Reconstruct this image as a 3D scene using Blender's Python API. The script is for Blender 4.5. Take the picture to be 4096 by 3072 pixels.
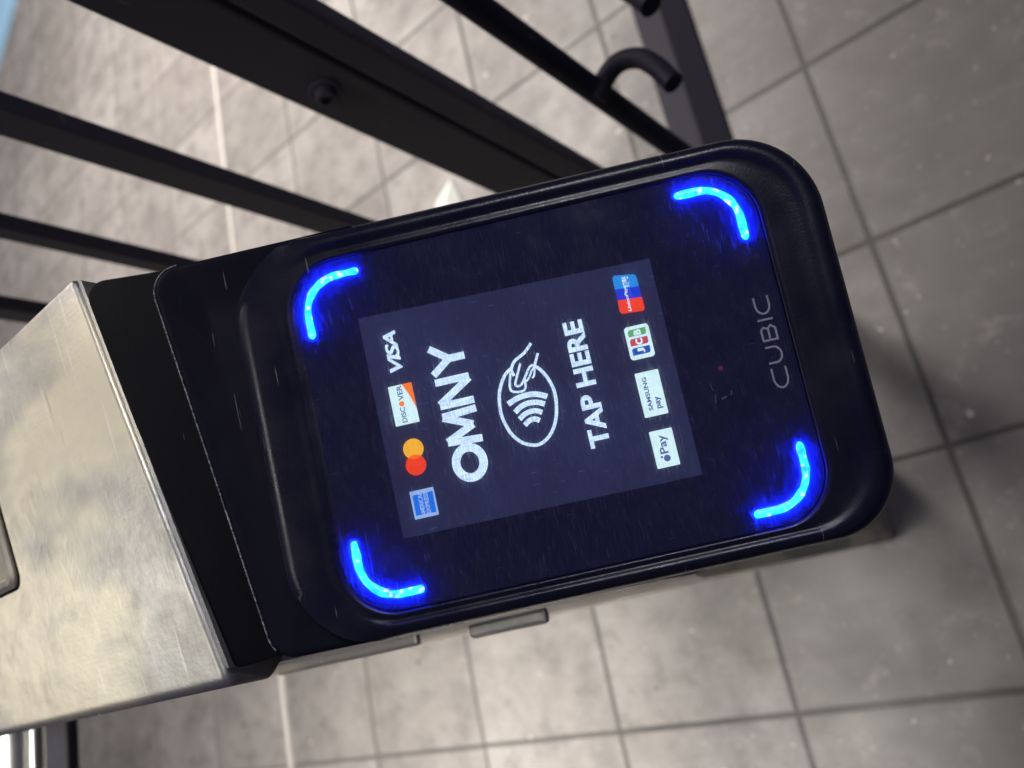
import bpy, bmesh, math, random
from mathutils import Vector, Matrix, noise
random.seed(7)
for o in list(bpy.data.objects): bpy.data.objects.remove(o)
SC = bpy.context.scene
COL = SC.collection

# ------------------------------------------------------------------ camera
cam_d = bpy.data.cameras.new('camera'); cam = bpy.data.objects.new('camera', cam_d); COL.objects.link(cam)
RIGHT = Vector((-0.75122065, 0.20139767, -0.62857498))
DOWN = Vector((0.33740608, 0.93565745, -0.10345175))
FWD = Vector((0.56729593, -0.28980011, -0.770838))
cam.matrix_world = Matrix(((RIGHT.x, -DOWN.x, -FWD.x, -0.17971608), (RIGHT.y, -DOWN.y, -FWD.y, 0.71598507),
                           (RIGHT.z, -DOWN.z, -FWD.z, 1.16279169), (0, 0, 0, 1)))
cam_d.sensor_width = 36; cam_d.lens = 27.51; cam_d.clip_start = 0.01; cam_d.clip_end = 200
cam_d.dof.use_dof = True; cam_d.dof.focus_distance = 0.248; cam_d.dof.aperture_fstop = 10.0
SC.camera = cam

# ------------------------------------------------------------------ light
W = bpy.data.worlds.new('World'); SC.world = W; W.use_nodes = True
bg = W.node_tree.nodes['Background']; bg.inputs[0].default_value = (0.55, 0.53, 0.80, 1); bg.inputs[1].default_value = 0.13
def area(name, loc, target, sx, sy, power, col, spread=180):
    l = bpy.data.lights.new(name, 'AREA'); l.shape = 'RECTANGLE'; l.size = sx; l.size_y = sy; l.energy = power; l.color = col; l.spread = math.radians(spread)
    o = bpy.data.objects.new(name, l); COL.objects.link(o); o.location = loc
    o.rotation_euler = (Vector(target) - Vector(loc)).to_track_quat('-Z', 'Y').to_euler(); return o
area('ceiling_and_fill_light', (1.4, -1.8, 2.8), (1.4, -1.4, 0), 0.4, 1.5, 88, (1.0, 0.93, 0.86), 110)
area('ceiling_and_fill_light', (1.5, 1.2, 2.3), (1.0, 1.05, 0), 0.2, 0.4, 4.2, (1.0, 0.94, 0.87), 46)  # added narrow beam, its edge leaves the low-x floor darker
area('ceiling_and_fill_light', (0.78, 1.6, 2.4), (0.78, 1.15, 0), 0.2, 0.3, 2.0, (1.0, 0.94, 0.87), 38)  # added narrow lamp for the bright pool on the floor
area('ceiling_and_fill_light', (0.80, 0.9, 2.9), (0.80, 0.9, 0), 0.4, 0.8, 5.0, (1.0, 0.96, 0.88), 52)  # added lamp that brightens the steel top plate
area('ceiling_and_fill_light', (2.3, -0.7, 2.9), (1.5, -0.3, 0), 0.5, 2.4, 8, (1.0, 0.94, 0.86))
area('ceiling_and_fill_light', (-1.75, -0.30, 2.72), (-0.02, 0.62, 0.95), 0.04, 0.7, 0.45, (0.95, 0.94, 1.0), 20)  # added thin lamp for the highlight along the reader's rim crest
SC.view_settings.view_transform = 'Standard'; SC.view_settings.look = 'None'
SC.view_settings.exposure = 0; SC.view_settings.gamma = 1; SC.view_settings.use_curve_mapping = False
SC.render.engine = 'CYCLES'

# ------------------------------------------------------------------ materials
def mat(name, col, rough=0.5, metal=0.0, coat=0.0, emit=None, es=1.0, spec=0.5):
    m = bpy.data.materials.new(name); m.use_nodes = True
    b = m.node_tree.nodes['Principled BSDF']
    b.inputs['Base Color'].default_value = (*col, 1); b.inputs['Roughness'].default_value = rough
    b.inputs['Metallic'].default_value = metal; b.inputs['Coat Weight'].default_value = coat
    b.inputs['Coat Roughness'].default_value = 0.08; b.inputs['Specular IOR Level'].default_value = spec
    if emit: b.inputs['Emission Color'].default_value = (*emit, 1); b.inputs['Emission Strength'].default_value = es
    return m
class NT:
    def __init__(s, m): s.t = m.node_tree; s.b = s.t.nodes['Principled BSDF']
    def n(s, kind, **kw):
        x = s.t.nodes.new(kind)
        for k, v in kw.items(): setattr(x, k, v)
        return x
    def l(s, a, b): s.t.links.new(a, b)
    def coord(s, scale=(1, 1, 1), rot=(0, 0, 0)):
        c = s.n('ShaderNodeTexCoord'); mp = s.n('ShaderNodeMapping'); mp.inputs['Scale'].default_value = scale; mp.inputs['Rotation'].default_value = rot
        s.l(c.outputs['Object'], mp.inputs['Vector']); return mp.outputs[0]
    def noise(s, vec, scale, detail=4, rough=0.55):
        x = s.n('ShaderNodeTexNoise'); x.inputs['Scale'].default_value = scale; x.inputs['Detail'].default_value = detail; x.inputs['Roughness'].default_value = rough
        s.l(vec, x.inputs['Vector']); return x.outputs['Fac']
    def ramp(s, fac, stops, interp='LINEAR'):
        x = s.n('ShaderNodeValToRGB'); r = x.color_ramp; r.interpolation = interp
        while len(r.elements) < len(stops): r.elements.new(0.5)
        for e, (p, c) in zip(r.elements, stops): e.position = p; e.color = (*c, 1) if len(c) == 3 else c
        s.l(fac, x.inputs[0]); return x.outputs[0]
    def g(s, fac, lo, hi, a, b):
        x = s.n('ShaderNodeMapRange'); x.inputs[1].default_value = lo; x.inputs[2].default_value = hi; x.inputs[3].default_value = a; x.inputs[4].default_value = b
        s.l(fac, x.inputs[0]); return x.outputs[0]
    def m(s, op, a, b):
        x = s.n('ShaderNodeMath', operation=op)
        for i, v in enumerate((a, b)):
            if isinstance(v, (int, float)): x.inputs[i].default_value = v
            else: s.l(v, x.inputs[i])
        return x.outputs[0]
    def mixc(s, fac, a, b, mode='MIX'):
        x = s.n('ShaderNodeMix', data_type='RGBA', blend_type=mode)
        if isinstance(fac, (int, float)): x.inputs[0].default_value = fac
        else: s.l(fac, x.inputs[0])
        for i, v in ((6, a), (7, b)):
            if isinstance(v, tuple): x.inputs[i].default_value = (*v, 1)
            else: s.l(v, x.inputs[i])
        return x.outputs[2]
    def bump(s, h, strength, dist=0.001):
        x = s.n('ShaderNodeBump'); x.inputs['Strength'].default_value = strength; x.inputs['Distance'].default_value = dist
        s.l(h, x.inputs['Height']); s.l(x.outputs[0], s.b.inputs['Normal'])

T = 0.3048
def floor_material():
    m = mat('worn_floor_tile', (0.3, 0.28, 0.26), 0.55); k = NT(m)
    v = k.coord()
    sep = k.n('ShaderNodeSeparateXYZ'); k.l(v, sep.inputs[0])
    wob = k.noise(v, 9, 3)
    wobm = k.m('MULTIPLY', k.m('SUBTRACT', wob, 0.5), 0.012)
    lines = []; cells = []
    for ax in (0, 1):
        t = k.m('ADD', k.m('DIVIDE', sep.outputs[ax], T), k.m('ADD', wobm, 40.5))
        fr = k.m('FRACT', t, 0); d = k.m('ABSOLUTE', k.m('SUBTRACT', fr, 0.5), 0)   # 0 on the joint
        lines.append(d); cells.append(k.m('FLOOR', t, 0))
    dmin = k.m('MINIMUM', lines[0], lines[1])
    grout = k.g(dmin, 0.0095, 0.0165, 1.0, 0.0)
    cv = k.n('ShaderNodeCombineXYZ'); k.l(cells[0], cv.inputs[0]); k.l(cells[1], cv.inputs[1])
    # cells from floor(t) change at fract 0, i.e. half a tile off: shift by half
    cv2 = k.n('ShaderNodeCombineXYZ')
    for i in (0, 1):
        k.l(k.m('FLOOR', k.m('ADD', k.m('DIVIDE', sep.outputs[i], T), 40.0), 0), cv2.inputs[i])
    wn = k.n('ShaderNodeTexWhiteNoise', noise_dimensions='2D'); k.l(cv2.outputs[0], wn.inputs['Vector'])
    base = k.ramp(wn.outputs['Value'], [(0, (0.25, 0.235, 0.222)), (1, (0.36, 0.342, 0.328))])
    dirt = k.noise(v, 5, 6, 0.62)
    base = k.mixc(k.g(dirt, 0.42, 0.66, 0, 0.6), base, (0.15, 0.137, 0.13))
    shade_dirt = k.m('ADD', sep.outputs[0], k.m('MULTIPLY', k.noise(v, 2.2, 4, 0.6), 1.5))  # darker towards low x: a cast shadow put into the colour, along with dirt
    base = k.mixc(k.g(shade_dirt, 0.55, 1.35, 0.72, 0), base, (0.066, 0.061, 0.069))
    mott = k.noise(v, 15, 7, 0.72)
    base = k.mixc(k.g(mott, 0.48, 0.64, 0, 0.6), base, (0.12, 0.11, 0.105))
    base = k.mixc(k.g(mott, 0.44, 0.32, 0, 0.4), base, (0.40, 0.375, 0.35))
    streak = k.noise(k.coord((1.5, 9, 1), (0, 0, 0.5)), 5, 5, 0.6)
    base = k.mixc(k.g(streak, 0.5, 0.75, 0, 0.10), base, (0.40, 0.38, 0.36))
    fine = k.noise(v, 160, 3, 0.7)
    base = k.mixc(k.g(fine, 0.35, 0.75, 0, 0.3), base, (0.16, 0.145, 0.14))
    # light scuffs and dark gum spots
    vo = k.n('ShaderNodeTexVoronoi'); vo.inputs['Scale'].default_value = 17; vo.inputs['Randomness'].default_value = 1
    nv = k.n('ShaderNodeTexNoise'); nv.inputs['Scale'].default_value = 45; nv.inputs['Detail'].default_value = 2; k.l(v, nv.inputs['Vector'])
    ad = k.n('ShaderNodeMixRGB'); ad.blend_type = 'ADD'; ad.inputs[0].default_value = 0.022; k.l(v, ad.inputs[1]); k.l(nv.outputs['Color'], ad.inputs[2])
    k.l(ad.outputs[0], vo.inputs['Vector']); base = k.mixc(k.g(k.noise(v, 75, 2, 0.5), 0.69, 0.76, 0, 0.5), base, (0.62, 0.58, 0.54))
    sel = k.n('ShaderNodeSeparateColor'); k.l(vo.outputs['Color'], sel.inputs[0])
    size = k.g(sel.outputs[1], 0, 1, 0.0, 0.09)
    spot = k.g(k.m('SUBTRACT', vo.outputs['Distance'], size), 0.0, 0.03, 1, 0)
    base = k.mixc(k.m('MULTIPLY', spot, k.g(sel.outputs[0], 0.50, 0.56, 0, 0.75)), base, (0.62, 0.58, 0.54))
    base = k.mixc(k.m('MULTIPLY', spot, k.g(sel.outputs[0], 0.30, 0.24, 0, 0.85)), base, (0.07, 0.06, 0.055))
    gr = k.ramp(k.noise(v, 6, 3), [(0.3, (0.028, 0.026, 0.028)), (0.7, (0.07, 0.064, 0.06))])
    gr = k.mixc(k.g(k.m('ADD', sep.outputs[0], k.m('MULTIPLY', dirt, 0.6)), 0.9, 2.2, 0, 0.6), gr, (0.235, 0.217, 0.2))  # joints paler towards high x: haze glare put into their colour
    base = k.mixc(grout, base, gr)
    k.l(base, k.b.inputs['Base Color'])
    k.l(k.g(dirt, 0.3, 0.7, 0.42, 0.62), k.b.inputs['Roughness'])
    h = k.m('SUBTRACT', k.m('MULTIPLY', fine, 0.25), grout)
    k.bump(h, 0.5, 0.0015)
    return m
def brushed_steel(name, base=(0.49, 0.48, 0.45), rough=0.36):
    m = mat(name, base, rough, 1.0); k = NT(m)
    c = k.coord((1, 1, 1)); blot = k.noise(c, 48, 8, 0.72); dent = k.noise(k.coord((9, 22, 9), (0, 0, 0.6)), 1, 3, 0.55)
    gr = k.noise(k.coord((30, 900, 30), (0, 0, 0.05)), 1, 2)
    gr2 = k.noise(k.coord((700, 25, 25), (0, 0, 0.35)), 1, 3)
    sc = k.noise(k.coord((420, 18, 20), (0, 0, -0.5)), 1, 1)
    col = k.mixc(k.g(blot, 0.40, 0.62, 0, 0.45), base, (0.33, 0.315, 0.285))
    col = k.mixc(k.g(dent, 0.47, 0.60, 0, 0.8), col, (0.74, 0.69, 0.55)); col = k.mixc(k.g(dent, 0.46, 0.3, 0, 0.45), col, (0.37, 0.36, 0.335))
    col = k.mixc(k.g(sc, 0.70, 0.76, 0, 0.6), col, (0.8, 0.78, 0.72))
    col = k.mixc(k.g(sc, 0.27, 0.22, 0, 0.5), col, (0.25, 0.24, 0.22))
    k.l(col, k.b.inputs['Base Color'])
    r = k.m('ADD', k.g(blot, 0.3, 0.7, rough - 0.07, rough + 0.13), k.m('MULTIPLY', k.m('ADD', gr, gr2), 0.06))
    k.l(r, k.b.inputs['Roughness'])
    k.bump(k.m('ADD', k.m('MULTIPLY', k.m('ADD', gr, gr2), 0.13), k.m('ADD', k.m('MULTIPLY', blot, 1.5), k.m('MULTIPLY', dent, 4.0))), 0.32, 0.0007)
    return m
def worn_black(name, base, rough, bump=0.15, sp=0.5, dust=(0.12, 0.115, 0.12)):
    m = mat(name, base, rough, spec=sp); k = NT(m); c = k.coord()
    n1 = k.noise(c, 35, 5, 0.6); n2 = k.noise(c, 1500, 2)
    sc = k.noise(k.coord((900, 60, 60), (0, 0, 0.9)), 1, 1)
    col = k.mixc(k.g(n1, 0.5, 0.8, 0, 0.12), base, dust)
    col = k.mixc(k.g(sc, 0.745, 0.78, 0, 0.35), col, (0.35, 0.34, 0.33))
    k.l(col, k.b.inputs['Base Color'])
    k.l(k.g(n1, 0.3, 0.7, rough - 0.06, rough + 0.12), k.b.inputs['Roughness'])
    k.bump(k.m('ADD', n2, n1), bump, 0.0002)
    return m
M = {}
M['floor'] = floor_material()
M['steel'] = brushed_steel('brushed_stainless_steel')
M['steel_side'] = brushed_steel('satin_steel_side', (0.42, 0.41, 0.40), 0.42)
M['chrome'] = mat('polished_chrome', (0.55, 0.54, 0.52), 0.34, 1.0)
M['plastic'] = worn_black('black_moulded_plastic', (0.003, 0.003, 0.011), 0.55, 0.35, 0.07, (0.04, 0.048, 0.055))
M['rim'] = worn_black('black_satin_rim_plastic', (0.005, 0.005, 0.018), 0.27, 0.25, 0.32, (0.05, 0.048, 0.055))
M['gasket'] = worn_black('matt_black_rubber', (0.003, 0.003, 0.006), 0.6, 0.3, 0.1, (0.02, 0.02, 0.022))
M['paint'] = worn_black('black_painted_steel', (0.055, 0.052, 0.068), 0.62, 0.2, 0.3)
M['paint4'] = worn_black('black_enamelled_rod', (0.012, 0.011, 0.022), 0.6, 0.2, 0.15)
M['shadow_dark'] = mat('dark_shadow_tone', (0.011, 0.010, 0.018), 0.75, spec=0.1)  # tones of the shadow laid on the floor, this and the next
M['shadow_grey'] = mat('grey_shadow_tone', (0.050, 0.048, 0.060), 0.75, spec=0.1)
M['paper'] = mat('white_paper', (0.75, 0.78, 0.72), 0.8)
M['blue'] = mat('pale_blue_plastic', (0.36, 0.62, 0.86), 0.6)
# smoked glass with fine wipe marks
def glass_material():
    m = mat('smoked_glass', (0.004, 0.005, 0.035), 0.1, coat=0.2, spec=0.5); k = NT(m)
    n1 = k.noise(k.coord((60, 60, 60)), 1, 5, 0.6); sc = k.noise(k.coord((140, 1100, 20), (0, 0, 0.35)), 1, 1)
    k.l(k.g(n1, 0.3, 0.75, 0.07, 0.2), k.b.inputs['Roughness'])
    col = k.mixc(k.g(n1, 0.45, 0.8, 0, 0.25), (0.004, 0.005, 0.035), (0.025, 0.022, 0.06))
    col = k.mixc(k.g(sc, 0.74, 0.78, 0, 0.12), col, (0.2, 0.2, 0.3))
    k.l(col, k.b.inputs['Base Color']); return m
M['glass'] = glass_material()
def lit(name, col, s=1.0, streak=0.0):
    m = mat(name, (0.01, 0.01, 0.012), 0.25, emit=col, es=s)
    if streak:
        k = NT(m)
        a = k.noise(k.coord((220, 2600, 10), (0, 0, 0.35)), 1, 2, 0.6); b = k.noise(k.coord((2600, 300, 10), (0, 0, 0.2)), 1, 2, 0.6)
        x = k.m('ADD', k.m('MULTIPLY', a, 0.5), k.m('MULTIPLY', b, 0.5))
        k.l(k.g(x, 0.38, 0.62, s * (1 - streak), s * (1 + streak)), k.b.inputs['Emission Strength'])
    return m
def lcd_material():
    m = mat('backlit_screen', (0.008, 0.008, 0.012), 0.14, emit=(0.020, 0.022, 0.078), es=1.0); k = NT(m)
    a = k.noise(k.coord((26, 26, 26)), 1, 4, 0.6); sc = k.noise(k.coord((160, 1500, 10), (0, 0, 0.35)), 1, 1)
    col = k.mixc(k.g(a, 0.3, 0.7, 0, 1), (0.012, 0.0125, 0.044), (0.019, 0.022, 0.075))
    col = k.mixc(k.g(sc, 0.70, 0.78, 0, 0.5), col, (0.08, 0.09, 0.3))
    k.l(col, k.b.inputs['Emission Color']); return m
M['lcd'] = lcd_material()
M['white'] = lit('lit_white', (0.62, 0.82, 1.15), 1.0, 0.3)
M['card'] = lit('lit_card_white', (0.66, 0.90, 0.96), 1.0, 0.07)
M['edge'] = lit('lit_pale_blue', (0.30, 0.45, 0.80), 1.0, 0.1)
M['ink'] = lit('lit_ink_blue', (0.06, 0.08, 0.28))
M['orange'] = lit('lit_orange', (0.90, 0.19, 0.02)); M['yellow'] = lit('lit_yellow', (0.88, 0.43, 0.03)); M['red'] = lit('lit_red', (0.85, 0.045, 0.012))
M['amber'] = lit('lit_amber', (0.95, 0.13, 0.01))
M['azure'] = lit('lit_azure', (0.0, 0.14, 0.72)); M['sky'] = lit('lit_sky', (0.01, 0.24, 0.72)); M['cobalt'] = lit('lit_cobalt', (0.0, 0.03, 0.62))
M['green'] = lit('lit_green', (0.09, 0.36, 0.13)); M['crimson'] = lit('lit_crimson', (0.52, 0.04, 0.09)); M['royal'] = lit('lit_royal', (0.0, 0.055, 0.42))
M['grey_print'] = mat('grey_print', (0.30, 0.28, 0.36), 0.5)
M['dull_red'] = lit('dim_red_lens', (0.055, 0.006, 0.03)); M['dim_mark'] = mat('dim_grey_print', (0.05, 0.055, 0.08), 0.5)
# the blue channel is far above what the picture can show, so the lamp core reads cyan and lights its surroundings blue
def led(name, r, g, b):
    m = mat(name, (0.02, 0.02, 0.05), 0.3, emit=(1, 1, 1), es=1.0); k = NT(m)
    n = k.noise(k.coord((230, 230, 230)), 1, 3, 0.6); n2 = k.noise(k.coord((420, 420, 420)), 1, 1, 0.5)
    c = k.n('ShaderNodeCombineXYZ')
    k.l(k.m('ADD', k.g(n, 0.35, 0.7, r * 0.4, r * 2.0), k.g(n2, 0.60, 0.70, 0, 0.8)), c.inputs[0]); k.l(k.g(n, 0.33, 0.52, g * 0.62, g * 1.15), c.inputs[1]); c.inputs[2].default_value = b
    k.l(c.outputs[0], k.b.inputs['Emission Color']); return m
M['led'] = led('lit_cyan_diffuser', 0.035, 1.05, 110.0)
M['led_skin'] = lit('lit_blue_light_guide', (0.0, 0.035, 1.0))

# ------------------------------------------------------------------ object helpers
def tag(o, label=None, cat=None, group=None, kind=None):
    if label: o['label'] = label
    if cat: o['category'] = cat
    if group: o['group'] = group
    if kind: o['kind'] = kind
    return o
def empty(name, loc=(0, 0, 0), mw=None):
    o = bpy.data.objects.new(name, None); COL.objects.link(o); o.empty_display_size = 0.05
    if mw is not None: o.matrix_world = mw
    else: o.location = loc
    return o
def link(name, me, parent=None, loc=None):
    o = bpy.data.objects.new(name, me); COL.objects.link(o)
    if parent: o.parent = parent
    if loc: o.location = loc
    return o
def finish(name, bm, mats, parent=None, smooth=False, angle=0.6):
    bmesh.ops.recalc_face_normals(bm, faces=bm.faces)
    me = bpy.data.meshes.new(name); bm.to_mesh(me); bm.free()
    for x in (mats if isinstance(mats, (list, tuple)) else [mats]): me.materials.append(x)
    if smooth:
        for p in me.polygons: p.use_smooth = True
        me.set_sharp_from_angle(angle=angle)
    return link(name, me, parent)
def box(bm, lo, hi, bevel=0.0, seg=2):
    r = bmesh.ops.create_cube(bm, size=1); vs = r['verts']
    for v in vs: v.co = Vector(((lo[i] + hi[i]) / 2 + v.co[i] * (hi[i] - lo[i]) for i in range(3)))
    if bevel: bmesh.ops.bevel(bm, geom=list({e for v in vs for e in v.link_edges}), offset=bevel, segments=seg, affect='EDGES', profile=0.5)
def tube(bm, pts, r, n=16, cap=True, flat=1.0, up=Vector((0, 0, 1))):
    pts = [Vector(p) for p in pts]; rings = []
    for i, p in enumerate(pts):
        d = (pts[min(i + 1, len(pts) - 1)] - pts[max(i - 1, 0)]).normalized()
        a = d.cross(up)
        if a.length < 1e-3: a = d.cross(Vector((1, 0, 0)))
        a.normalize(); b = a.cross(d); rr = r[i] if isinstance(r, (list, tuple)) else r
        rings.append([bm.verts.new(p + a * rr * math.cos(2 * math.pi * j / n) + b * rr * flat * math.sin(2 * math.pi * j / n)) for j in range(n)])
    for q, w in zip(rings, rings[1:]):
        for j in range(n): bm.faces.new((q[j], q[(j + 1) % n], w[(j + 1) % n], w[j]))
    if cap: bm.faces.new(rings[0]); bm.faces.new(rings[-1])
def loft(bm, rings, cap0=True, cap1=True):
    vr = [[bm.verts.new(p) for p in ring] for ring in rings]; n = len(vr[0])
    for q, w in zip(vr, vr[1:]):
        for j in range(n): bm.faces.new((q[j], q[(j + 1) % n], w[(j + 1) % n], w[j]))
    if cap0: bm.faces.new(vr[0])
    if cap1: bm.faces.new(vr[-1])
    return vr
def rrect(x0, x1, y0, y1, r, z, n=14, q=None):
    out = []; q = q or r
    for cx, cy, a, r in ((x1 - r, y1 - r, 0, r), (x0 + r, y1 - r, 90, r), (x0 + r, y0 + r, 180, r), (x1 - q, y0 + q, 270, q)):
        for i in range(n + 1):
            t = math.radians(a + 90 * i / n); out.append(Vector((cx + r * math.cos(t), cy + r * math.sin(t), z)))
    return out
def rpoly(cs, rad, n=8):
    """corners (x, y) with a radius each, rounded, counter-clockwise"""
    out = []; N = len(cs)
    for i in range(N):
        p, a, b = Vector(cs[i]), Vector(cs[i - 1]), Vector(cs[(i + 1) % N]); u = (a - p).normalized(); v = (b - p).normalized()
        r = rad[i]; h = math.acos(max(-1, min(1, u.dot(v)))) / 2; d = r / math.tan(h); p0 = p + u * d; p1 = p + v * d
        c = p + (u + v).normalized() * (r / math.sin(h))
        a0 = math.atan2(*(p0 - c).yx); a1 = math.atan2(*(p1 - c).yx)
        while a1 - a0 > math.pi: a1 -= 2 * math.pi
        while a1 - a0 < -math.pi: a1 += 2 * math.pi
        for k in range(n + 1):
            t = a0 + (a1 - a0) * k / n; out.append(Vector((c.x + r * math.cos(t), c.y + r * math.sin(t))))
    return out
def inset(cs, d):
    N = len(cs); out = []
    for i in range(N):
        p, a, b = Vector(cs[i]), Vector(cs[i - 1]), Vector(cs[(i + 1) % N]); e1 = (p - a).normalized(); e2 = (b - p).normalized()
        n1 = Vector((-e1.y, e1.x)); n2 = Vector((-e2.y, e2.x)); m = (n1 + n2).normalized(); out.append(tuple(p + m * (d / max(0.2, m.dot(n1)))))
    return out

# ------------------------------------------------------------------ the floor
bm = bmesh.new(); bmesh.ops.create_grid(bm, x_segments=1, y_segments=1, size=15)
tag(finish('floor', bm, M['floor']), kind='structure')
bm = bmesh.new(); box(bm, (5 * T - 0.010, -6, -0.02), (5 * T + 0.006, 6, 0.004), 0.001, 1)
tag(finish('floor_joint_strip', bm, mat('pale_worn_metal', (0.52, 0.49, 0.46), 0.6)), kind='structure')

# ------------------------------------------------------------------ black barred fence beside the turnstile
FY = 0.3658
fence = empty('fence', (0.6, FY, 0)); tag(fence, 'black barred metal fence with flat upright post and bolt, running along beside the turnstile', 'fence')
def inw(o, root): o.location = -root.location; return o
for x0, x1 in ((0.2586, 0.285), (0.391, 0.4075), (0.5224, 0.546), (0.66, 0.681), (0.793, 0.814), (0.926, 0.947)):
    bm = bmesh.new(); box(bm, (x0, FY - 0.014, 0.07), (x1, FY, 1.62), 0.0018)
    inw(finish('bar', bm, M['paint'], fence), fence)
bm = bmesh.new(); box(bm, (0.1125, FY - 0.014, 0.0), (0.158, FY, 1.7), 0.0025)
inw(finish('post', bm, M['paint'], fence), fence)
for z in (0.05, 1.6):
    bm = bmesh.new(); box(bm, (0.158, FY - 0.026, z), (1.1, FY - 0.002, z + 0.035), 0.002); inw(finish('rail', bm, M['paint'], fence), fence)
bm = bmesh.new(); box(bm, (1.1, FY - 0.04, 0.0), (1.15, FY, 1.7), 0.003); inw(finish('post', bm, M['paint'], fence), fence)
# bolt: washer, hex-socket head
bm = bmesh.new(); B = Vector((0.1353, FY, 0.867))
def disc_y(bm, c, prof, n=28):
    loft(bm, [[Vector((c.x + r * math.cos(2 * math.pi * i / n), c.y + y, c.z + r * math.sin(2 * math.pi * i / n))) for i in range(n)] for r, y in prof])
disc_y(bm, B, ((0.0115, -0.001), (0.0115, 0.0012), (0.0105, 0.002), (0.0078, 0.002), (0.0078, 0.006), (0.0066, 0.0078), (0.0042, 0.0082), (0.004, 0.0045)))
inw(finish('bolt', bm, M['paint'], fence, True), fence)

gate = empty('gate', (0.0, FY, 0)); tag(gate, 'black metal gate frame with round rods and curled hooks next to the fence post', 'gate')
bm = bmesh.new(); box(bm, (0.0862, FY - 0.014, 0.03), (0.1098, FY, 1.68), 0.0035)
inw(finish('stile', bm, M['paint'], gate), gate)
for x in (0.0300, -0.049):
    bm = bmesh.new(); tube(bm, [(x, FY - 0.009, 0.42), (x, FY - 0.009, 1.65)], 0.0093, 20)
    if x > 0: inw(finish('rod', bm, M['paint4'], gate, True), gate)
    else: bm.free()
for z in (0.03, 1.63):
    bm = bmesh.new(); box(bm, (-0.30, FY - 0.014, z), (0.0862, FY - 0.002, z + 0.03), 0.002)
    if z > 1: inw(finish('top_rail', bm, M['paint'], gate), gate)
    else: bm.free()
def smooth_path(p, n=10):
    p = [Vector(q) for q in p]; out = []
    for i in range(len(p) - 1):
        a, b, c, d = p[max(i - 1, 0)], p[i], p[i + 1], p[min(i + 2, len(p) - 1)]
        for k in range(n):
            t = k / n; out.append(0.5 * ((2 * b) + (-a + c) * t + (2 * a - 5 * b + 4 * c - d) * t * t + (-a + 3 * b - 3 * c + d) * t ** 3))
    return out + [p[-1]]
HP = [(0.0290, 0.366, 0.7025), (0.0170, 0.3545, 0.7025), (0.0040, 0.3505, 0.7025), (-0.0103, 0.357, 0.7025), (-0.0205, 0.3715, 0.7025), (-0.0285, 0.391, 0.7025)]
bm = bmesh.new(); tube(bm, smooth_path(HP), 0.0073, 18); inw(finish('hook', bm, M['paint4'], gate, True), gate)
bm = bmesh.new(); tube(bm, smooth_path([(0.006, 0.262, 0.7025), (-0.0060, 0.277, 0.7025), (-0.0165, 0.298, 0.7025), (-0.0240, 0.3115, 0.7025), (-0.0300, 0.3255, 0.7025)]), 0.0085, 18)
inw(finish('hook', bm, M['paint4'], gate, True), gate)

# two flat strips standing in for a double shadow across the tiles
rail = empty('shadow_strips', (0.6 * T, 0, 0)); tag(rail, 'flat dark and grey strips standing in for a double shadow across the floor tiles behind the reader', 'painted shadow')  # rail here holds the shadow strips, not a real rail
bm = bmesh.new(); box(bm, (0.452 * T, -3, 0), (0.605 * T, 0.42, 0.006)); inw(finish('dark_band', bm, M['shadow_dark'], rail), rail)
bm = bmesh.new(); box(bm, (0.605 * T, -3, 0), (0.765 * T, 0.42, 0.004)); inw(finish('grey_band', bm, M['shadow_grey'], rail), rail)

# pale blue panel and paper scrap on the floor
bm = bmesh.new()
pts = [(2.976, -2.439), (3.195, -2.227), (3.9, -1.6), (4.6, -2.6), (3.2, -3.4), (2.62, -2.78)]
loft(bm, [[Vector((x, y, z)) for x, y in pts] for z in (0.0, 0.02)])
tag(finish('floor_mat', bm, M['blue']), 'pale blue mat lying on the tiles far behind the fence', 'mat')
bm = bmesh.new()
P = [Vector(q) for q in ((0.772, -0.175, 0.001), (0.700, -0.125, 0.001), (0.716, -0.205, 0.004), (0.728, -0.150, 0.022), (0.79, -0.115, 0.002), (0.72, -0.09, 0.001))]
vs = [bm.verts.new(p) for p in P] + [bm.verts.new(p + Vector((0, 0, 0.0008))) for p in P]
for a, b, c in ((0, 3, 2), (3, 1, 2), (0, 4, 3), (4, 5, 3), (3, 5, 1)):
    bm.faces.new((vs[a], vs[b], vs[c])); bm.faces.new((vs[a + 6], vs[c + 6], vs[b + 6]))
tag(finish('paper_scrap', bm, M['paper']), 'small creased white paper scrap on the tiles beside the flat fence post', 'litter')

# ------------------------------------------------------------------ the turnstile
ts = empty('turnstile', (0.6, 0.64, 0)); tag(ts, 'scratched stainless steel turnstile cabinet carrying the black card reader', 'turnstile')
Y0, Y1 = 0.5700, 0.7110; ROLL = -0.2309
def ztop(y): return 1.0507 + ROLL * (y - 0.5715)
def xnear(y): return 0.0812 + (y - 0.5715) / (0.7114 - 0.5715) * (0.0635 - 0.0812)
prof = []                                             # y, dz, inset from the near edge
for i in range(7):
    a = math.radians(90 - 15 * i); prof.append((Y1 + 0.0004 + 0.0045 * math.cos(a), ztop(Y1) - 0.0045 + 0.0045 * math.sin(a)))
prof += [(Y1 + 0.0049, ztop(Y1) - 0.017), (Y1 + 0.001, ztop(Y1) - 0.021), (Y0 + 0.002, ztop(Y1) - 0.021), (Y0 - 0.0008, ztop(Y0) - 0.016)]
for i in range(4):
    a = math.radians(180 - 30 * i); prof.append((Y0 + 0.0012 + 0.002 * math.cos(a), ztop(Y0) - 0.002 + 0.002 * math.sin(a)))
def sect(dx, sh):
    cy = (Y0 + Y1) / 2; out = []
    for y, z in prof:
        yy = cy + (y - cy) * (1 - sh / 0.07); out.append(Vector((xnear(y) + dx, yy, z - sh)))
    return out
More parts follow.
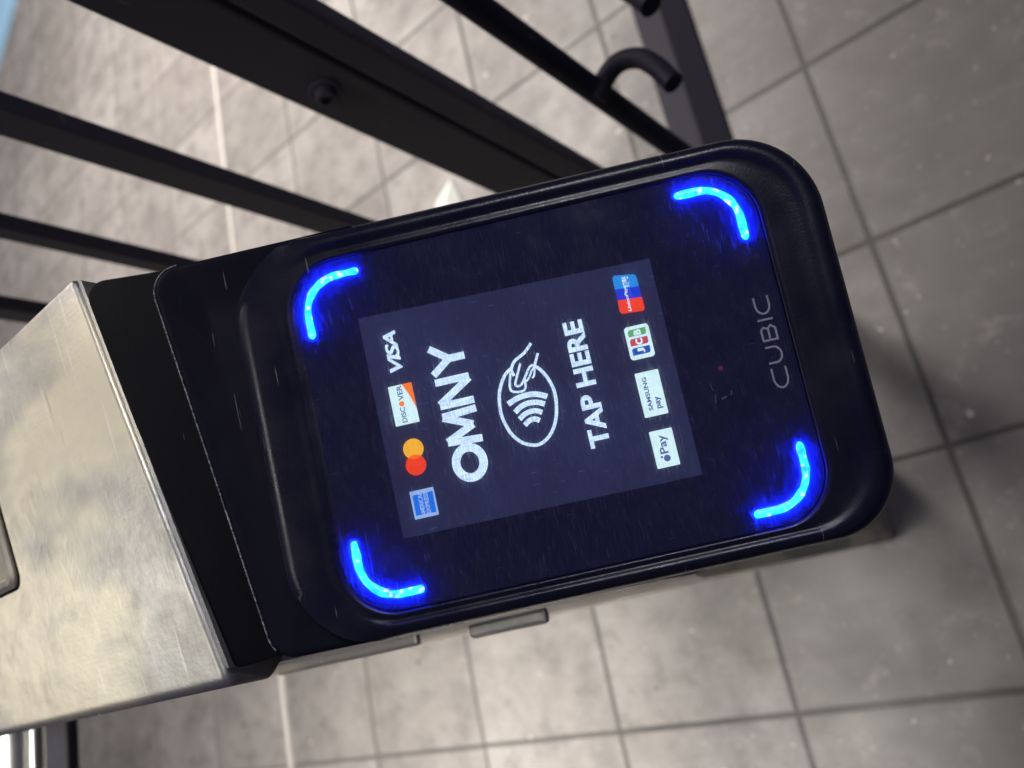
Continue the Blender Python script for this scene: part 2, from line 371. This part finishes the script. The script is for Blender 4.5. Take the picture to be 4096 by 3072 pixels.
bm = bmesh.new()
loft(bm, [sect(0, 0.0016), sect(0.0006, 0.0006), sect(0.0018, 0.0), [Vector((1.5, y, z)) for y, z in prof]])
inw(finish('top_plate', bm, M['steel'], ts, True, 0.7), ts)
# folded edge strip between the plate and the reader's band
bm = bmesh.new()
def lipsec(y): 
    x, z = xnear(y), ztop(y); return [Vector((x - a, y, z - b)) for a, b in ((0.0014, 0.006), (0.0014, 0.0034), (0.0020, 0.0030), (0.0024, 0.0002), (0.0032, -0.0002), (0.0040, 0.0006), (0.0042, 0.012), (0.0014, 0.012))]
ys = [Y0 + 0.002 + (Y1 - Y0 - 0.003) * i / 12 for i in range(13)]
loft(bm, [lipsec(y) for y in ys]); inw(finish('edge_trim', bm, M['steel'], ts, True, 0.5), ts)
bm = bmesh.new(); xz = [(1.5, 0), (0.10, 0), (0.10, 0.60), (-0.005, 0.815), (-0.030, 0.855), (-0.034, 0.898), (0.055, 0.975), (0.09, 0.990), (1.5, 0.990)]
loft(bm, [[Vector((x, y, z)) for x, z in xz] for y in (0.576, 0.711)])
bmesh.ops.bevel(bm, geom=list(bm.edges), offset=0.003, segments=2, affect='EDGES')
inw(finish('cabinet', bm, M['steel_side'], ts), ts)
bm = bmesh.new(); box(bm, (0.098, 0.709, 0.8965), (0.21, 0.7155, 0.900), 0.0015); inw(finish('flange', bm, M['steel'], ts), ts)
bm = bmesh.new(); box(bm, (0.060, 0.7105, 0.846), (0.112, 0.7180, 0.85), 0.002); inw(finish('bracket', bm, M['steel_side'], ts), ts)
# raised framed slot plate on top
tilt = Matrix.Translation((0, 0, 0))
def topring(x0, x1, y0, y1, r, h, n=8): return [Vector((p.x, p.y, ztop(p.y) + h)) for p in rrect(x0, x1, y0, y1, r, 0, n)]
sl = (0.1885, 0.42, 0.592, 0.6585)
bm = bmesh.new(); loft(bm, [topring(sl[0], sl[1], sl[2], sl[3], 0.006, -0.003), topring(sl[0], sl[1], sl[2], sl[3], 0.006, 0.0018), topring(sl[0] + 0.0012, sl[1] - 0.0012, sl[2] + 0.0012, sl[3] - 0.0012, 0.005, 0.0030),
                          topring(sl[0] + 0.0035, sl[1] - 0.0035, sl[2] + 0.0035, sl[3] - 0.0035, 0.004, 0.0030), topring(sl[0] + 0.0048, sl[1] - 0.0048, sl[2] + 0.0048, sl[3] - 0.0048, 0.003, 0.0012)])
inw(finish('slot_plate', bm, M['steel'], ts, True, 0.5), ts)
bm = bmesh.new(); loft(bm, [topring(sl[0] - 0.0012, sl[1] + 0.0012, sl[2] - 0.0012, sl[3] + 0.0012, 0.007, h) for h in (-0.003, 0.0005)])
inw(finish('gasket', bm, M['gasket'], ts, True, 0.5), ts)
# rotating barrier arm and its hub, standing out of the side below the plate
bm = bmesh.new(); tube(bm, [(0.572, 0.64, 0.895), (0.572, 0.715, 0.895), (0.572, 1.15, 0.895)], 0.0185, 32); inw(finish('barrier_arm', bm, M['chrome'], ts, True), ts)
bm = bmesh.new(); tube(bm, [(0.5375, 0.64, 0.897), (0.5375, 1.1, 0.897)], 0.0055, 20); inw(finish('guide_rod', bm, M['chrome'], ts, True), ts)
bm = bmesh.new(); box(bm, (0.471, 0.64, 0.893), (0.508, 1.1, 0.903), 0.003, 3); inw(finish('arm_housing', bm, M['paint'], ts), ts)

# ------------------------------------------------------------------ the card reader, in its own frame (metres; x long axis, z out of the glass)
RW = Matrix(((-0.82081428, -0.10813219, -0.56086661, -0.04914098), (-0.00408612, -0.98078092, 0.19506945, 0.6489643),
             (-0.57118055, 0.16240756, 0.80459714, 0.9657591), (0, 0, 0, 1)))
rd = empty('card_reader', mw=RW); tag(rd, 'black contactless fare card reader with lit screen and four blue corner lights', 'card reader')
mm = 0.001
def R(x0, x1, yc, yh, r, z, n=16): return [p * mm for p in rrect(x0, x1, yc - yh, yc + yh, r, z, n, r if r < 21 else 21 + (r - 21) * 0.15)]
bm = bmesh.new()
loft(bm, [R(-76.0, 76.5, 0, 56.6, 17, -1.6), R(-76.2, 76.8, 0, 56.8, 17, -0.62), R(-76.7, 77.2, 0.0, 57.2, 17.4, -0.15), R(-78.2, 79.0, 0.2, 58.2, 18.5, -0.10), R(-80.0, 84, 0.4, 58.9, 20, -0.5),
          R(-81.6, 88.0, 0.6, 59.6, 21.3, -0.55), R(-82.4, 89.4, 0.7, 60.2, 21.8, -0.25), R(-83.2, 90.6, 0.8, 60.8, 22.5, 0.15), R(-84.2, 91.8, 0.9, 61.6, 23.4, 0.38), R(-85.4, 93.2, 1.0, 62.5, 24.3, 0.34),
          R(-86.8, 94.6, 1.05, 63.5, 25.3, -0.03), R(-88.4, 96.1, 1.1, 64.5, 26.2, -0.9), R(-90.5, 97.6, 1.2, 65.3, 27, -2.4), R(-93.2, 98.6, 1.2, 65.9, 27.6, -4.4),
          R(-96.5, 99.2, 1.2, 66.2, 28, -6.6), R(-99.5, 99.8, 1.2, 66.7, 28.5, -10.5), R(-99.5, 99.8, 1.2, 66.7, 28.5, -13.0), R(-89, 99.1, 1.2, 66.1, 28, -13.4), R(-89, 99.1, 1.2, 66.1, 28, -14.2),
          R(-89.5, 99.8, 1.2, 66.7, 28.5, -14.6), R(-89.5, 99.6, 1.2, 66.5, 28.5, -27), R(-86, 96, 1.2, 63.5, 27, -34)])
for v in bm.verts:
    x, z = v.co.x / mm, v.co.z / mm
    if x < -62 and z > -5.2 and not (-0.2 < z < -0.05):
        w_ = min(1, (-62 - x) / 16); w_ = w_ * w_ * (3 - 2 * w_); u = min(1, max(0, (-x - 77) / 18)); v.co.z = (z * (1 - w_) + (-0.45 - 1.5 * u * u) * w_) * mm
housing = finish('housing', bm, M['rim'], rd, True, 0.9)
# shoulder: the part of the case that falls away behind the head, cut on the skew
sk = [(-60, -60), (-60, 62.0), (-122.5, 71.0), (-104.0, -64.8)]
sk = [(-50, -64.6), (-50, 67.4), (-126.5, 72.2), (-104.8, -64.6)]
def zs(x, y): 
    t = min(1, max(0, (-x - 86) / 22)); return -1.75 - 8.1 * t * t * (3 - 2 * t) - 3.0 * (y / 70) * t
def skr(d, dz):
    pts = rpoly(inset(sk, d), [3, 3, 9 - d * 0.5, 9 - d * 0.5], 10)
    return [Vector((p.x, p.y, zs(p.x, p.y) + dz)) * mm for p in pts]
bm = bmesh.new()
# counter-clockwise inset sign check
area2 = sum(sk[i - 1][0] * sk[i][1] - sk[i][0] * sk[i - 1][1] for i in range(4))
if area2 < 0: sk = sk[::-1]
def radii(d): return [max(0.5, (9 if c[0] < -90 else 3) - d) for c in sk]
def skr(d, dz): return [Vector((p.x, p.y, zs(p.x, p.y) + dz)) * mm for p in rpoly(inset(sk, d), radii(d), 10)]
rings = [skr(0.0, -24), skr(0.0, -2.2), skr(0.35, -0.9), skr(1.1, -0.2), skr(2.2, 0.0)]
vr = loft(bm, rings, True, False)
# gridded top so the surface can curve
C0 = Vector((-78, 2, 0)); prev = rings[-1]; pv = vr[-1]
for s in [1 - i / 26 for i in range(1, 25)]:
    ring = []
    for p in prev if False else rings[-1]:
        q = Vector((C0.x * mm + (p.x - C0.x * mm) * s, C0.y * mm + (p.y - C0.y * mm) * s, 0)); q.z = zs(q.x / mm, q.y / mm) * mm; ring.append(bm.verts.new(q))
    for j in range(len(ring)): bm.faces.new((pv[j], pv[(j + 1) % len(ring)], ring[(j + 1) % len(ring)], ring[j]))
    pv = ring
bm.faces.new(pv)
inw_sh = finish('shoulder', bm, M['plastic'], rd, True, 0.8)
# thin grey tube: painted highlight along the back edge of the shoulder
M['seam_highlight'] = mat('grey_edge_highlight', (0.1, 0.1, 0.1), 0.45); k = NT(M['seam_highlight'])
k.l(k.ramp(k.noise(k.coord((600, 600, 600)), 1, 4, 0.7), [(0.42, (0.02, 0.02, 0.03)), (0.62, (0.30, 0.29, 0.30))]), k.b.inputs['Base Color'])
back = [p for p in skr(0.25, -0.55) if p.x < -0.1015 and p.y > -0.062]; back.sort(key=lambda p: p.y)
bm = bmesh.new(); tube(bm, back, 0.00028, 8); finish('seam_highlight', bm, M['seam_highlight'], rd, True)
# band between shoulder and steel
bd = [(-90, -63.0), (-90, 69.5), (-151.0, 74.0), (-120.6, -64.6)]
if sum(bd[i - 1][0] * bd[i][1] - bd[i][0] * bd[i - 1][1] for i in range(4)) < 0: bd = bd[::-1]
def zb(x, y): return -12.2 - 4.0 * (y / 70) + (0.0 if x > -125 else 0.0)
def bdr(d, dz): return [Vector((p.x, p.y, zb(p.x, p.y) + dz)) * mm for p in rpoly(inset(bd, d), [max(0.5, (6 if c[0] < -100 else 2) - d) for c in bd], 10)]
bm = bmesh.new(); loft(bm, [bdr(0, -18), bdr(0, -1.0), bdr(0.3, -0.3), bdr(1.0, 0)])
finish('mounting_band', bm, M['gasket'], rd, True, 0.8)
# glass
bm = bmesh.new(); loft(bm, [R(-76.1, 76.6, 0, 56.7, 17, -1.5), R(-76.1, 76.6, 0, 56.7, 17, -0.75), R(-75.8, 76.3, 0, 56.4, 16.8, -0.6)], True, True)
glass = finish('front_glass', bm, M['glass'], rd, True, 0.4)

# scuffed clear sheet over the glass: scatters a little of the light that passes through it
def sheet_material():
    m = bpy.data.materials.new('scuffed_clear_film'); m.use_nodes = True; t = m.node_tree; t.nodes.clear(); N = t.nodes.new
    out = N('ShaderNodeOutputMaterial'); mx = N('ShaderNodeMixShader'); tr = N('ShaderNodeBsdfTransparent'); sc = N('ShaderNodeBsdfTranslucent'); sc.inputs[0].default_value = (0.9, 0.92, 1.0, 1)
    tc = N('ShaderNodeTexCoord'); vals = []
    for scl, rot in (((1500, 120, 10), 0.16), ((1900, 190, 10), -0.22)):
        mp = N('ShaderNodeMapping'); mp.inputs['Scale'].default_value = scl; mp.inputs['Rotation'].default_value = (0, 0, rot)
        nz = N('ShaderNodeTexNoise'); nz.inputs['Scale'].default_value = 1; nz.inputs['Detail'].default_value = 4
        mr = N('ShaderNodeMapRange'); mr.inputs[1].default_value = 0.53; mr.inputs[2].default_value = 0.70; mr.inputs[3].default_value = 0.0; mr.inputs[4].default_value = 0.20
        t.links.new(tc.outputs['Object'], mp.inputs[0]); t.links.new(mp.outputs[0], nz.inputs['Vector']); t.links.new(nz.outputs['Fac'], mr.inputs[0]); vals.append(mr.outputs[0])
    acc = vals[0]
    for v in vals[1:]:
        a = N('ShaderNodeMath'); a.operation = 'ADD'; t.links.new(acc, a.inputs[0]); t.links.new(v, a.inputs[1]); acc = a.outputs[0]
    a = N('ShaderNodeMath'); a.operation = 'ADD'; a.inputs[1].default_value = 0.055; t.links.new(acc, a.inputs[0]); t.links.new(a.outputs[0], mx.inputs[0])
    t.links.new(tr.outputs[0], mx.inputs[1]); t.links.new(sc.outputs[0], mx.inputs[2]); t.links.new(mx.outputs[0], out.inputs[0]); return m
M['film'] = sheet_material()
bm = bmesh.new(); bm.faces.new([bm.verts.new(p) for p in R(-75.5, 76.0, 0, 56.1, 16.6, 0.95)])
finish('protective_film', bm, M['film'], rd)

# corner lights
def led_path(sx, sy, leg=17.6, r=11.5):
    cx, cy = 70.6, 51.4; out = [(cx - leg, cy), (cx - leg + 1.7, cy), (cx - leg + 3.4, cy)]
    out.append((cx - r, cy))
    for i in range(1, 13):
        a = math.radians(90 - 90 * i / 12); out.append((cx - r + r * math.cos(a), cy - r + r * math.sin(a)))
    out += [(cx, cy - leg + 3.4), (cx, cy - leg + 1.7), (cx, cy - leg)]; return [(x * sx, y * sy) for x, y in out]
for sx, sy in ((-1, 1), (1, 1), (1, -1), (-1, -1)):
    path = led_path(sx, sy)
    # round the ends
    def ends(rad, z):
        p = [Vector((x, y, z)) for x, y in path]; d0 = (p[0] - p[1]).normalized(); d1 = (p[-1] - p[-2]).normalized()
        pre = [p[0] + d0 * rad * math.sin(a) for a in (1.5, 1.1, 0.6)]; post = [p[-1] + d1 * rad * math.sin(a) for a in (0.6, 1.1, 1.5)]
        rr = [rad * math.cos(a) for a in (1.5, 1.1, 0.6)] + [rad] * len(p) + [rad * math.cos(a) for a in (0.6, 1.1, 1.5)]
        return [q * mm for q in pre + p + post], [q * mm for q in rr]
    bm = bmesh.new(); p, rr = ends(1.95, -0.75); tube(bm, p, rr, 16, True, 0.35); o = finish('corner_light', bm, M['led_skin'], rd, True, 1.2)
    bm = bmesh.new(); p, rr = ends(1.28, -0.5); rr = [q * (1 + 0.26 * noise.noise(Vector((j * 0.55, sx * 3.1, sy * 5.7)))) for j, q in enumerate(rr)]
    tube(bm, p, rr, 16, True, 0.75); finish('light_core', bm, M['led'], o, True, 1.2)

# screen and what it shows; text frame (a, b): a = reader y, b = -reader x
bm = bmesh.new(); ring = [Vector((x, y, z)) * mm for z in (0,) for x, y in ((-55.2, -35.2), (39.6, -36.0), (39.6, 33.8), (-55.2, 36.0))]
loft(bm, [[Vector((p.x, p.y, -0.0009)) for p in ring], [Vector((p.x, p.y, -0.00054)) for p in ring]])
screen = finish('screen', bm, M['lcd'], rd)
ZL = -0.50
class Flat:
    """one mesh of flat coloured shapes in the text frame, millimetres"""
    def __init__(s): s.bm = bmesh.new(); s.mats = []; s.k = 0
    def mi(s, m):
        if m not in s.mats: s.mats.append(m)
        return s.mats.index(m)
    def face(s, pts, m, lev):
        z = (ZL + 0.03 * lev); vs = [s.bm.verts.new(Vector((-b, a, z)) * mm) for a, b in pts]
        f = s.bm.faces.new(vs); f.material_index = s.mi(m)
    def stroke(s, pts, w, m, lev, closed=False):
        p = [Vector(q) for q in pts]; n = len(p); L = []; Rr = []
        for i in range(n):
            if closed: a, b = p[i - 1], p[(i + 1) % n]
            else: a, b = p[max(i - 1, 0)], p[min(i + 1, n - 1)]
            if closed or 0 < i < n - 1:
                d1 = (p[i] - a).normalized(); d2 = (b - p[i]).normalized(); n1 = Vector((-d1.y, d1.x)); n2 = Vector((-d2.y, d2.x)); mth = (n1 + n2).normalized(); k = min(2.2, 1 / max(0.2, mth.dot(n1)))
            else: d = (b - a).normalized(); mth = Vector((-d.y, d.x)); k = 1
            ww = (w[i] if isinstance(w, (list, tuple)) else w) / 2
            L.append(p[i] + mth * ww * k); Rr.append(p[i] - mth * ww * k)
        m_ = range(n if closed else n - 1)
        for i in m_:
            j = (i + 1) % n; s.face([L[i], L[j], Rr[j], Rr[i]], m, lev)
    def text(s, txt, a0, a1, b0, b1, m, lev, bold=0.0, shear=0.0, spacing=1.0):
        c = bpy.data.curves.new('t', 'FONT'); c.body = txt; c.offset = bold; c.shear = shear; c.space_character = spacing; c.resolution_u = 4
        o = bpy.data.objects.new('t', c); me = bpy.data.meshes.new_from_object(o)
        xs = [v.co.x for v in me.vertices]; yz = [v.co.y for v in me.vertices]; x0, x1, y0, y1 = min(xs), max(xs), min(yz), max(yz)
        vs = []
        for v in me.vertices:
            a = a0 + (v.co.x - x0) / (x1 - x0) * (a1 - a0); b = b0 + (v.co.y - y0) / (y1 - y0) * (b1 - b0)
            vs.append(s.bm.verts.new(Vector((-b, a, ZL + 0.03 * lev)) * mm))
        k = s.mi(m)
        for p in me.polygons:
            try: f = s.bm.faces.new([vs[i] for i in p.vertices]); f.material_index = k
            except ValueError: pass
        bpy.data.objects.remove(o); bpy.data.curves.remove(c); bpy.data.meshes.remove(me)
    def done(s, name, parent, zadd=0.0):
        for v in s.bm.verts: v.co.z += zadd * mm
        for f in s.bm.faces:
            f.normal_update()
            if f.normal.z < 0: f.normal_flip()
        me = bpy.data.meshes.new(name); s.bm.to_mesh(me); s.bm.free()
        for m in s.mats: me.materials.append(M[m])
        return link(name, me, parent)
def rr2(a0, a1, b0, b1, r, n=6): return [(p.x, p.y) for p in rrect(a0, a1, b0, b1, r, 0, n)]
def circ(a, b, r, n=36, ry=None): return [(a + r * math.cos(2 * math.pi * i / n), b + (ry or r) * math.sin(2 * math.pi * i / n)) for i in range(n)]

# large word mark: O M N Y in heavy strokes
F = Flat()
F.stroke(circ(-16.6, 29.85, 4.75, 48, 4.3), 2.7, 'white', 1, True)
F.stroke([(-9.9, 24.3), (-9.2, 35.3)], 2.3, 'white', 1); F.stroke([(-0.3, 24.3), (-1.0, 35.3)], 2.3, 'white', 1.2)
F.stroke([(-9.0, 35.3), (-5.1, 26.2)], 2.3, 'white', 1.4); F.stroke([(-5.1, 26.2), (-1.2, 35.3)], 2.3, 'white', 1.6)
F.stroke([(2.5, 24.3), (2.5, 35.3)], 2.3, 'white', 1); F.stroke([(3.0, 35.2), (9.6, 24.4)], 2.3, 'white', 1.3); F.stroke([(10.1, 24.3), (10.1, 35.3)], 2.3, 'white', 1)
F.stroke([(12.6, 35.3), (16.9, 29.4), (21.2, 35.1)], 2.3, 'white', 1); F.stroke([(16.9, 30.2), (16.9, 24.3)], 2.4, 'white', 1.3)
F.done('large_lettering', screen)
F = Flat(); F.text('TAP HERE', -20.9, 19.8, -14.3, -8.0, 'white', 1, 0.035); F.done('lettering', screen)

# contactless symbol: oval, four waves, hand holding a card
F = Flat()
ell = [(9.3, 10.9), (8.2, 12.6), (6.8, 13.9), (4.6, 15.2), (2.2, 16.2), (-1.7, 16.9), (-4.8, 16.9), (-7.4, 16.4), (-10.2, 15.5), (-12.5, 14.1), (-14.4, 12.2), (-15.4, 10.2), (-15.9, 8.4), (-15.7, 6.6), (-14.7, 4.6), (-12.9, 2.7), (-10.4, 1.1), (-7.5, 0.0), (-3.3, -0.8), (-0.2, -0.8), (2.6, -0.2), (5.3, 0.9), (7.4, 2.3), (8.6, 3.6)]
sm = [(q.x, q.y) for q in smooth_path([Vector((a, b, 0)) for a, b in ell], 4)]
F.stroke(sm, 1.05, 'white', 1)
for w, th in (([(-1.5, 14.2), (-0.5, 11.6), (0.0, 9.0), (-0.1, 6.0), (-0.9, 3.4), (-1.9, 1.7)], 1.75), ([(-4.5, 12.6), (-3.2, 10.6), (-2.6, 8.4), (-2.7, 6.0), (-3.2, 4.4), (-4.0, 2.9)], 1.7),
              ([(-6.9, 11.7), (-5.8, 10.0), (-5.3, 8.2), (-5.3, 6.6), (-5.7, 5.4), (-6.4, 4.3)], 1.6), ([(-9.1, 10.5), (-8.3, 9.4), (-7.8, 8.2), (-7.8, 7.2), (-8.1, 6.4), (-8.7, 5.6)], 1.6)):
    F.stroke([(q.x, q.y) for q in smooth_path([Vector((a, b, 0)) for a, b in w], 4)], th, 'white', 1.2)
for pl, th in (([(15.8, 2.9), (13.3, 5.6), (12.0, 8.2), (11.0, 9.6), (9.5, 10.6), (8.6, 10.8), (6.8, 10.4)], 0.95), ([(10.3, 7.6), (6.4, 9.6), (4.1, 10.6), (3.4, 10.0), (3.5, 9.1), (4.1, 8.3), (6.4, 6.6), (8.3, 5.2), (9.0, 3.9)], 0.75),
               ([(8.1, 11.3), (2.6, 12.4), (1.7, 8.2), (5.3, 7.3)], 0.75), ([(4.3, 7.0), (5.4, 5.8), (7.6, 4.4)], 0.6), ([(4.9, 5.0), (5.6, 4.2), (7.6, 3.6)], 0.6), ([(7.2, 4.2), (8.6, 3.4), (12.2, 1.5)], 0.85)):
    F.stroke([(q.x, q.y) for q in smooth_path([Vector((a, b, 0)) for a, b in pl], 4)], th, 'white', 1.5)
F.done('contactless_symbol', screen)

# the top row of payment badges
F = Flat(); F.face(rr2(-30.3, -21.5, 42.7, 50.4, 0.15), 'edge', 1); F.face([(-29.3, 43.3), (-22.7, 43.2), (-22.8, 49.7), (-29.2, 49.8)], 'azure', 2)
F.text('AMERICAN', -29.9, -21.9, 46.7, 48.1, 'edge', 3, 0.03); F.text('EXPRESS', -29.4, -22.4, 44.9, 46.3, 'edge', 3, 0.03); F.done('payment_badge', screen)
F = Flat(); F.face(circ(-13.7, 46.6, 3.25), 'red', 1); F.face(circ(-8.6, 46.35, 3.25), 'yellow', 2)
c1, c2 = Vector((-13.7, 46.6)), Vector((-8.6, 46.35)); ln = [p for p in circ(-13.7, 46.6, 3.25, 120) if (Vector(p) - c2).length < 3.26] + []
ln2 = [p for p in circ(-8.6, 46.35, 3.25, 120) if (Vector(p) - c1).length < 3.26]
allp = ln + ln2; cc = sum((Vector(p) for p in allp), Vector((0, 0))) / len(allp); allp.sort(key=lambda p: math.atan2(p[1] - cc.y, p[0] - cc.x)); F.face(allp, 'amber', 3); F.done('payment_badge', screen)
F = Flat(); F.face(rr2(-0.6, 12.2, 42.6, 50.3, 0.2), 'card', 1)
F.face([(3.6, 42.6), (12.2, 42.6), (12.2, 45.8), (9.6, 44.6), (6.6, 43.5)], 'orange', 2)
F.text('DISC', 0.1, 5.0, 46.3, 47.9, 'ink', 3, 0.02); F.text('VER', 7.2, 12.0, 46.0, 47.7, 'ink', 3, 0.02); F.face(circ(6.1, 47.0, 0.85, 24), 'orange', 3); F.done('payment_badge', screen)
F = Flat(); F.text('VISA', 16.4, 29.8, 44.3, 48.6, 'white', 1, 0.03, 0.25, 0.88); F.done('payment_badge', screen)
# the bottom row
F = Flat(); F.face(rr2(-31.4, -19.7, -33.8, -26.6, 0.35), 'card', 1); F.face(circ(-28.7, -30.3, 1.05, 28), 'ink', 2); F.face(circ(-28.1, -28.75, 0.38, 16), 'ink', 2)
F.text('Pay', -27.2, -21.3, -31.9, -28.6, 'ink', 2, 0.02); F.done('payment_badge', screen)
F = Flat(); F.face(rr2(-15.2, -1.0, -34.0, -26.5, 0.4), 'card', 1); F.text('SAMSUNG', -13.3, -2.7, -29.7, -28.3, 'ink', 2, 0.03); F.text('pay', -13.2, -9.3, -32.9, -31.0, 'ink', 2, 0.03); F.done('payment_badge', screen)
F = Flat(); F.face(rr2(3.2, 13.9, -34.3, -26.5, 1.1), 'card', 1)
for a0, a1, m_ in ((4.6, 6.9, 'royal'), (7.6, 9.9, 'crimson'), (10.6, 12.8, 'green')):
    F.face([(a0 + 0.5, -33.2), (a1, -33.2), (a1, -28.1), (a1 - 0.5, -27.5), (a0, -27.5), (a0, -32.7)], m_, 2)
for tx, a0, a1 in (('J', 4.9, 6.6), ('C', 7.7, 9.7), ('B', 10.8, 12.6)): F.text(tx, a0, a1, -31.5, -29.2, 'card', 3, 0.05)
F.done('payment_badge', screen)
F = Flat(); sk_ = lambda a, b: (a, b - 0)
F.face([(17.9, -33.9), (18.6, -34.5), (22.3, -34.5), (22.9, -26.8), (19.2, -26.6), (18.4, -27.2)], 'red', 1)
F.face([(22.3, -34.5), (25.9, -34.4), (26.5, -26.7), (22.9, -26.8)], 'cobalt', 1)
F.face([(25.9, -34.4), (29.2, -34.3), (30.0, -33.7), (30.9, -27.5), (30.2, -26.8), (26.5, -26.7)], 'sky', 1)
F.text('UnionPay', 18.7, 26.6, -30.7, -29.4, 'white', 2, 0.03, 0.2); F.text('银联', 26.3, 30.0, -31.6, -29.5, 'white', 2, 0.03); F.done('payment_badge', screen)

# printing on the glass below the screen
F = Flat(); ring = []
def arc(ca, cb, ra, rb, d0, d1, n=14): return [(ca + ra * math.cos(math.radians(d0 + (d1 - d0) * i / n)), cb + rb * math.sin(math.radians(d0 + (d1 - d0) * i / n))) for i in range(n + 1)]
w = 0.62
F.stroke([(-8.9, -68.1)] + arc(-12.2, -70.3, 3.0, 2.2, 90, 270) + [(-8.9, -72.5)], w, 'grey_print', 1)
F.stroke([(-7.2, -67.9), (-7.2, -70.4)] + arc(-4.7, -70.4, 2.5, 2.1, 180, 360)[1:] + [(-2.2, -67.9)], w, 'grey_print', 1)
F.stroke([(0.0, -68.0), (3.4, -68.0), (4.2, -68.9), (3.6, -70.1), (4.6, -71.2), (3.6, -72.5), (0.0, -72.5), (0.0, -67.8)], w, 'grey_print', 1); F.stroke([(0.0, -70.2), (3.6, -70.2)], w, 'grey_print', 1)
F.stroke([(6.6, -67.7), (6.6, -72.6)], w, 'grey_print', 1)
F.stroke([(14.0, -68.1)] + arc(11.3, -70.3, 2.8, 2.2, 90, 270) + [(14.0, -72.5)], w, 'grey_print', 1)
F.done('printed_lettering', glass, -0.06)
F = Flat(); F.face(circ(-5.2, -53.0, 0.8, 20), 'dull_red', 1); F.done('status_lamp', glass, -0.06)
F = Flat(); F.stroke([(-11.5, -49.0), (-9.0, -48.6)], 0.3, 'dim_mark', 1); F.stroke([(-15.5, -48.9), (-12.8, -49.5)], 0.4, 'dim_mark', 1)
F.stroke([(-14.6, -51.0), (-14.2, -52.7)], 0.7, 'dim_mark', 1); F.stroke([(-14.0, -54.2), (-12.6, -54.6)], 0.4, 'dim_mark', 1); F.done('printed_mark', glass, -0.06)
bpy.context.view_layer.update()
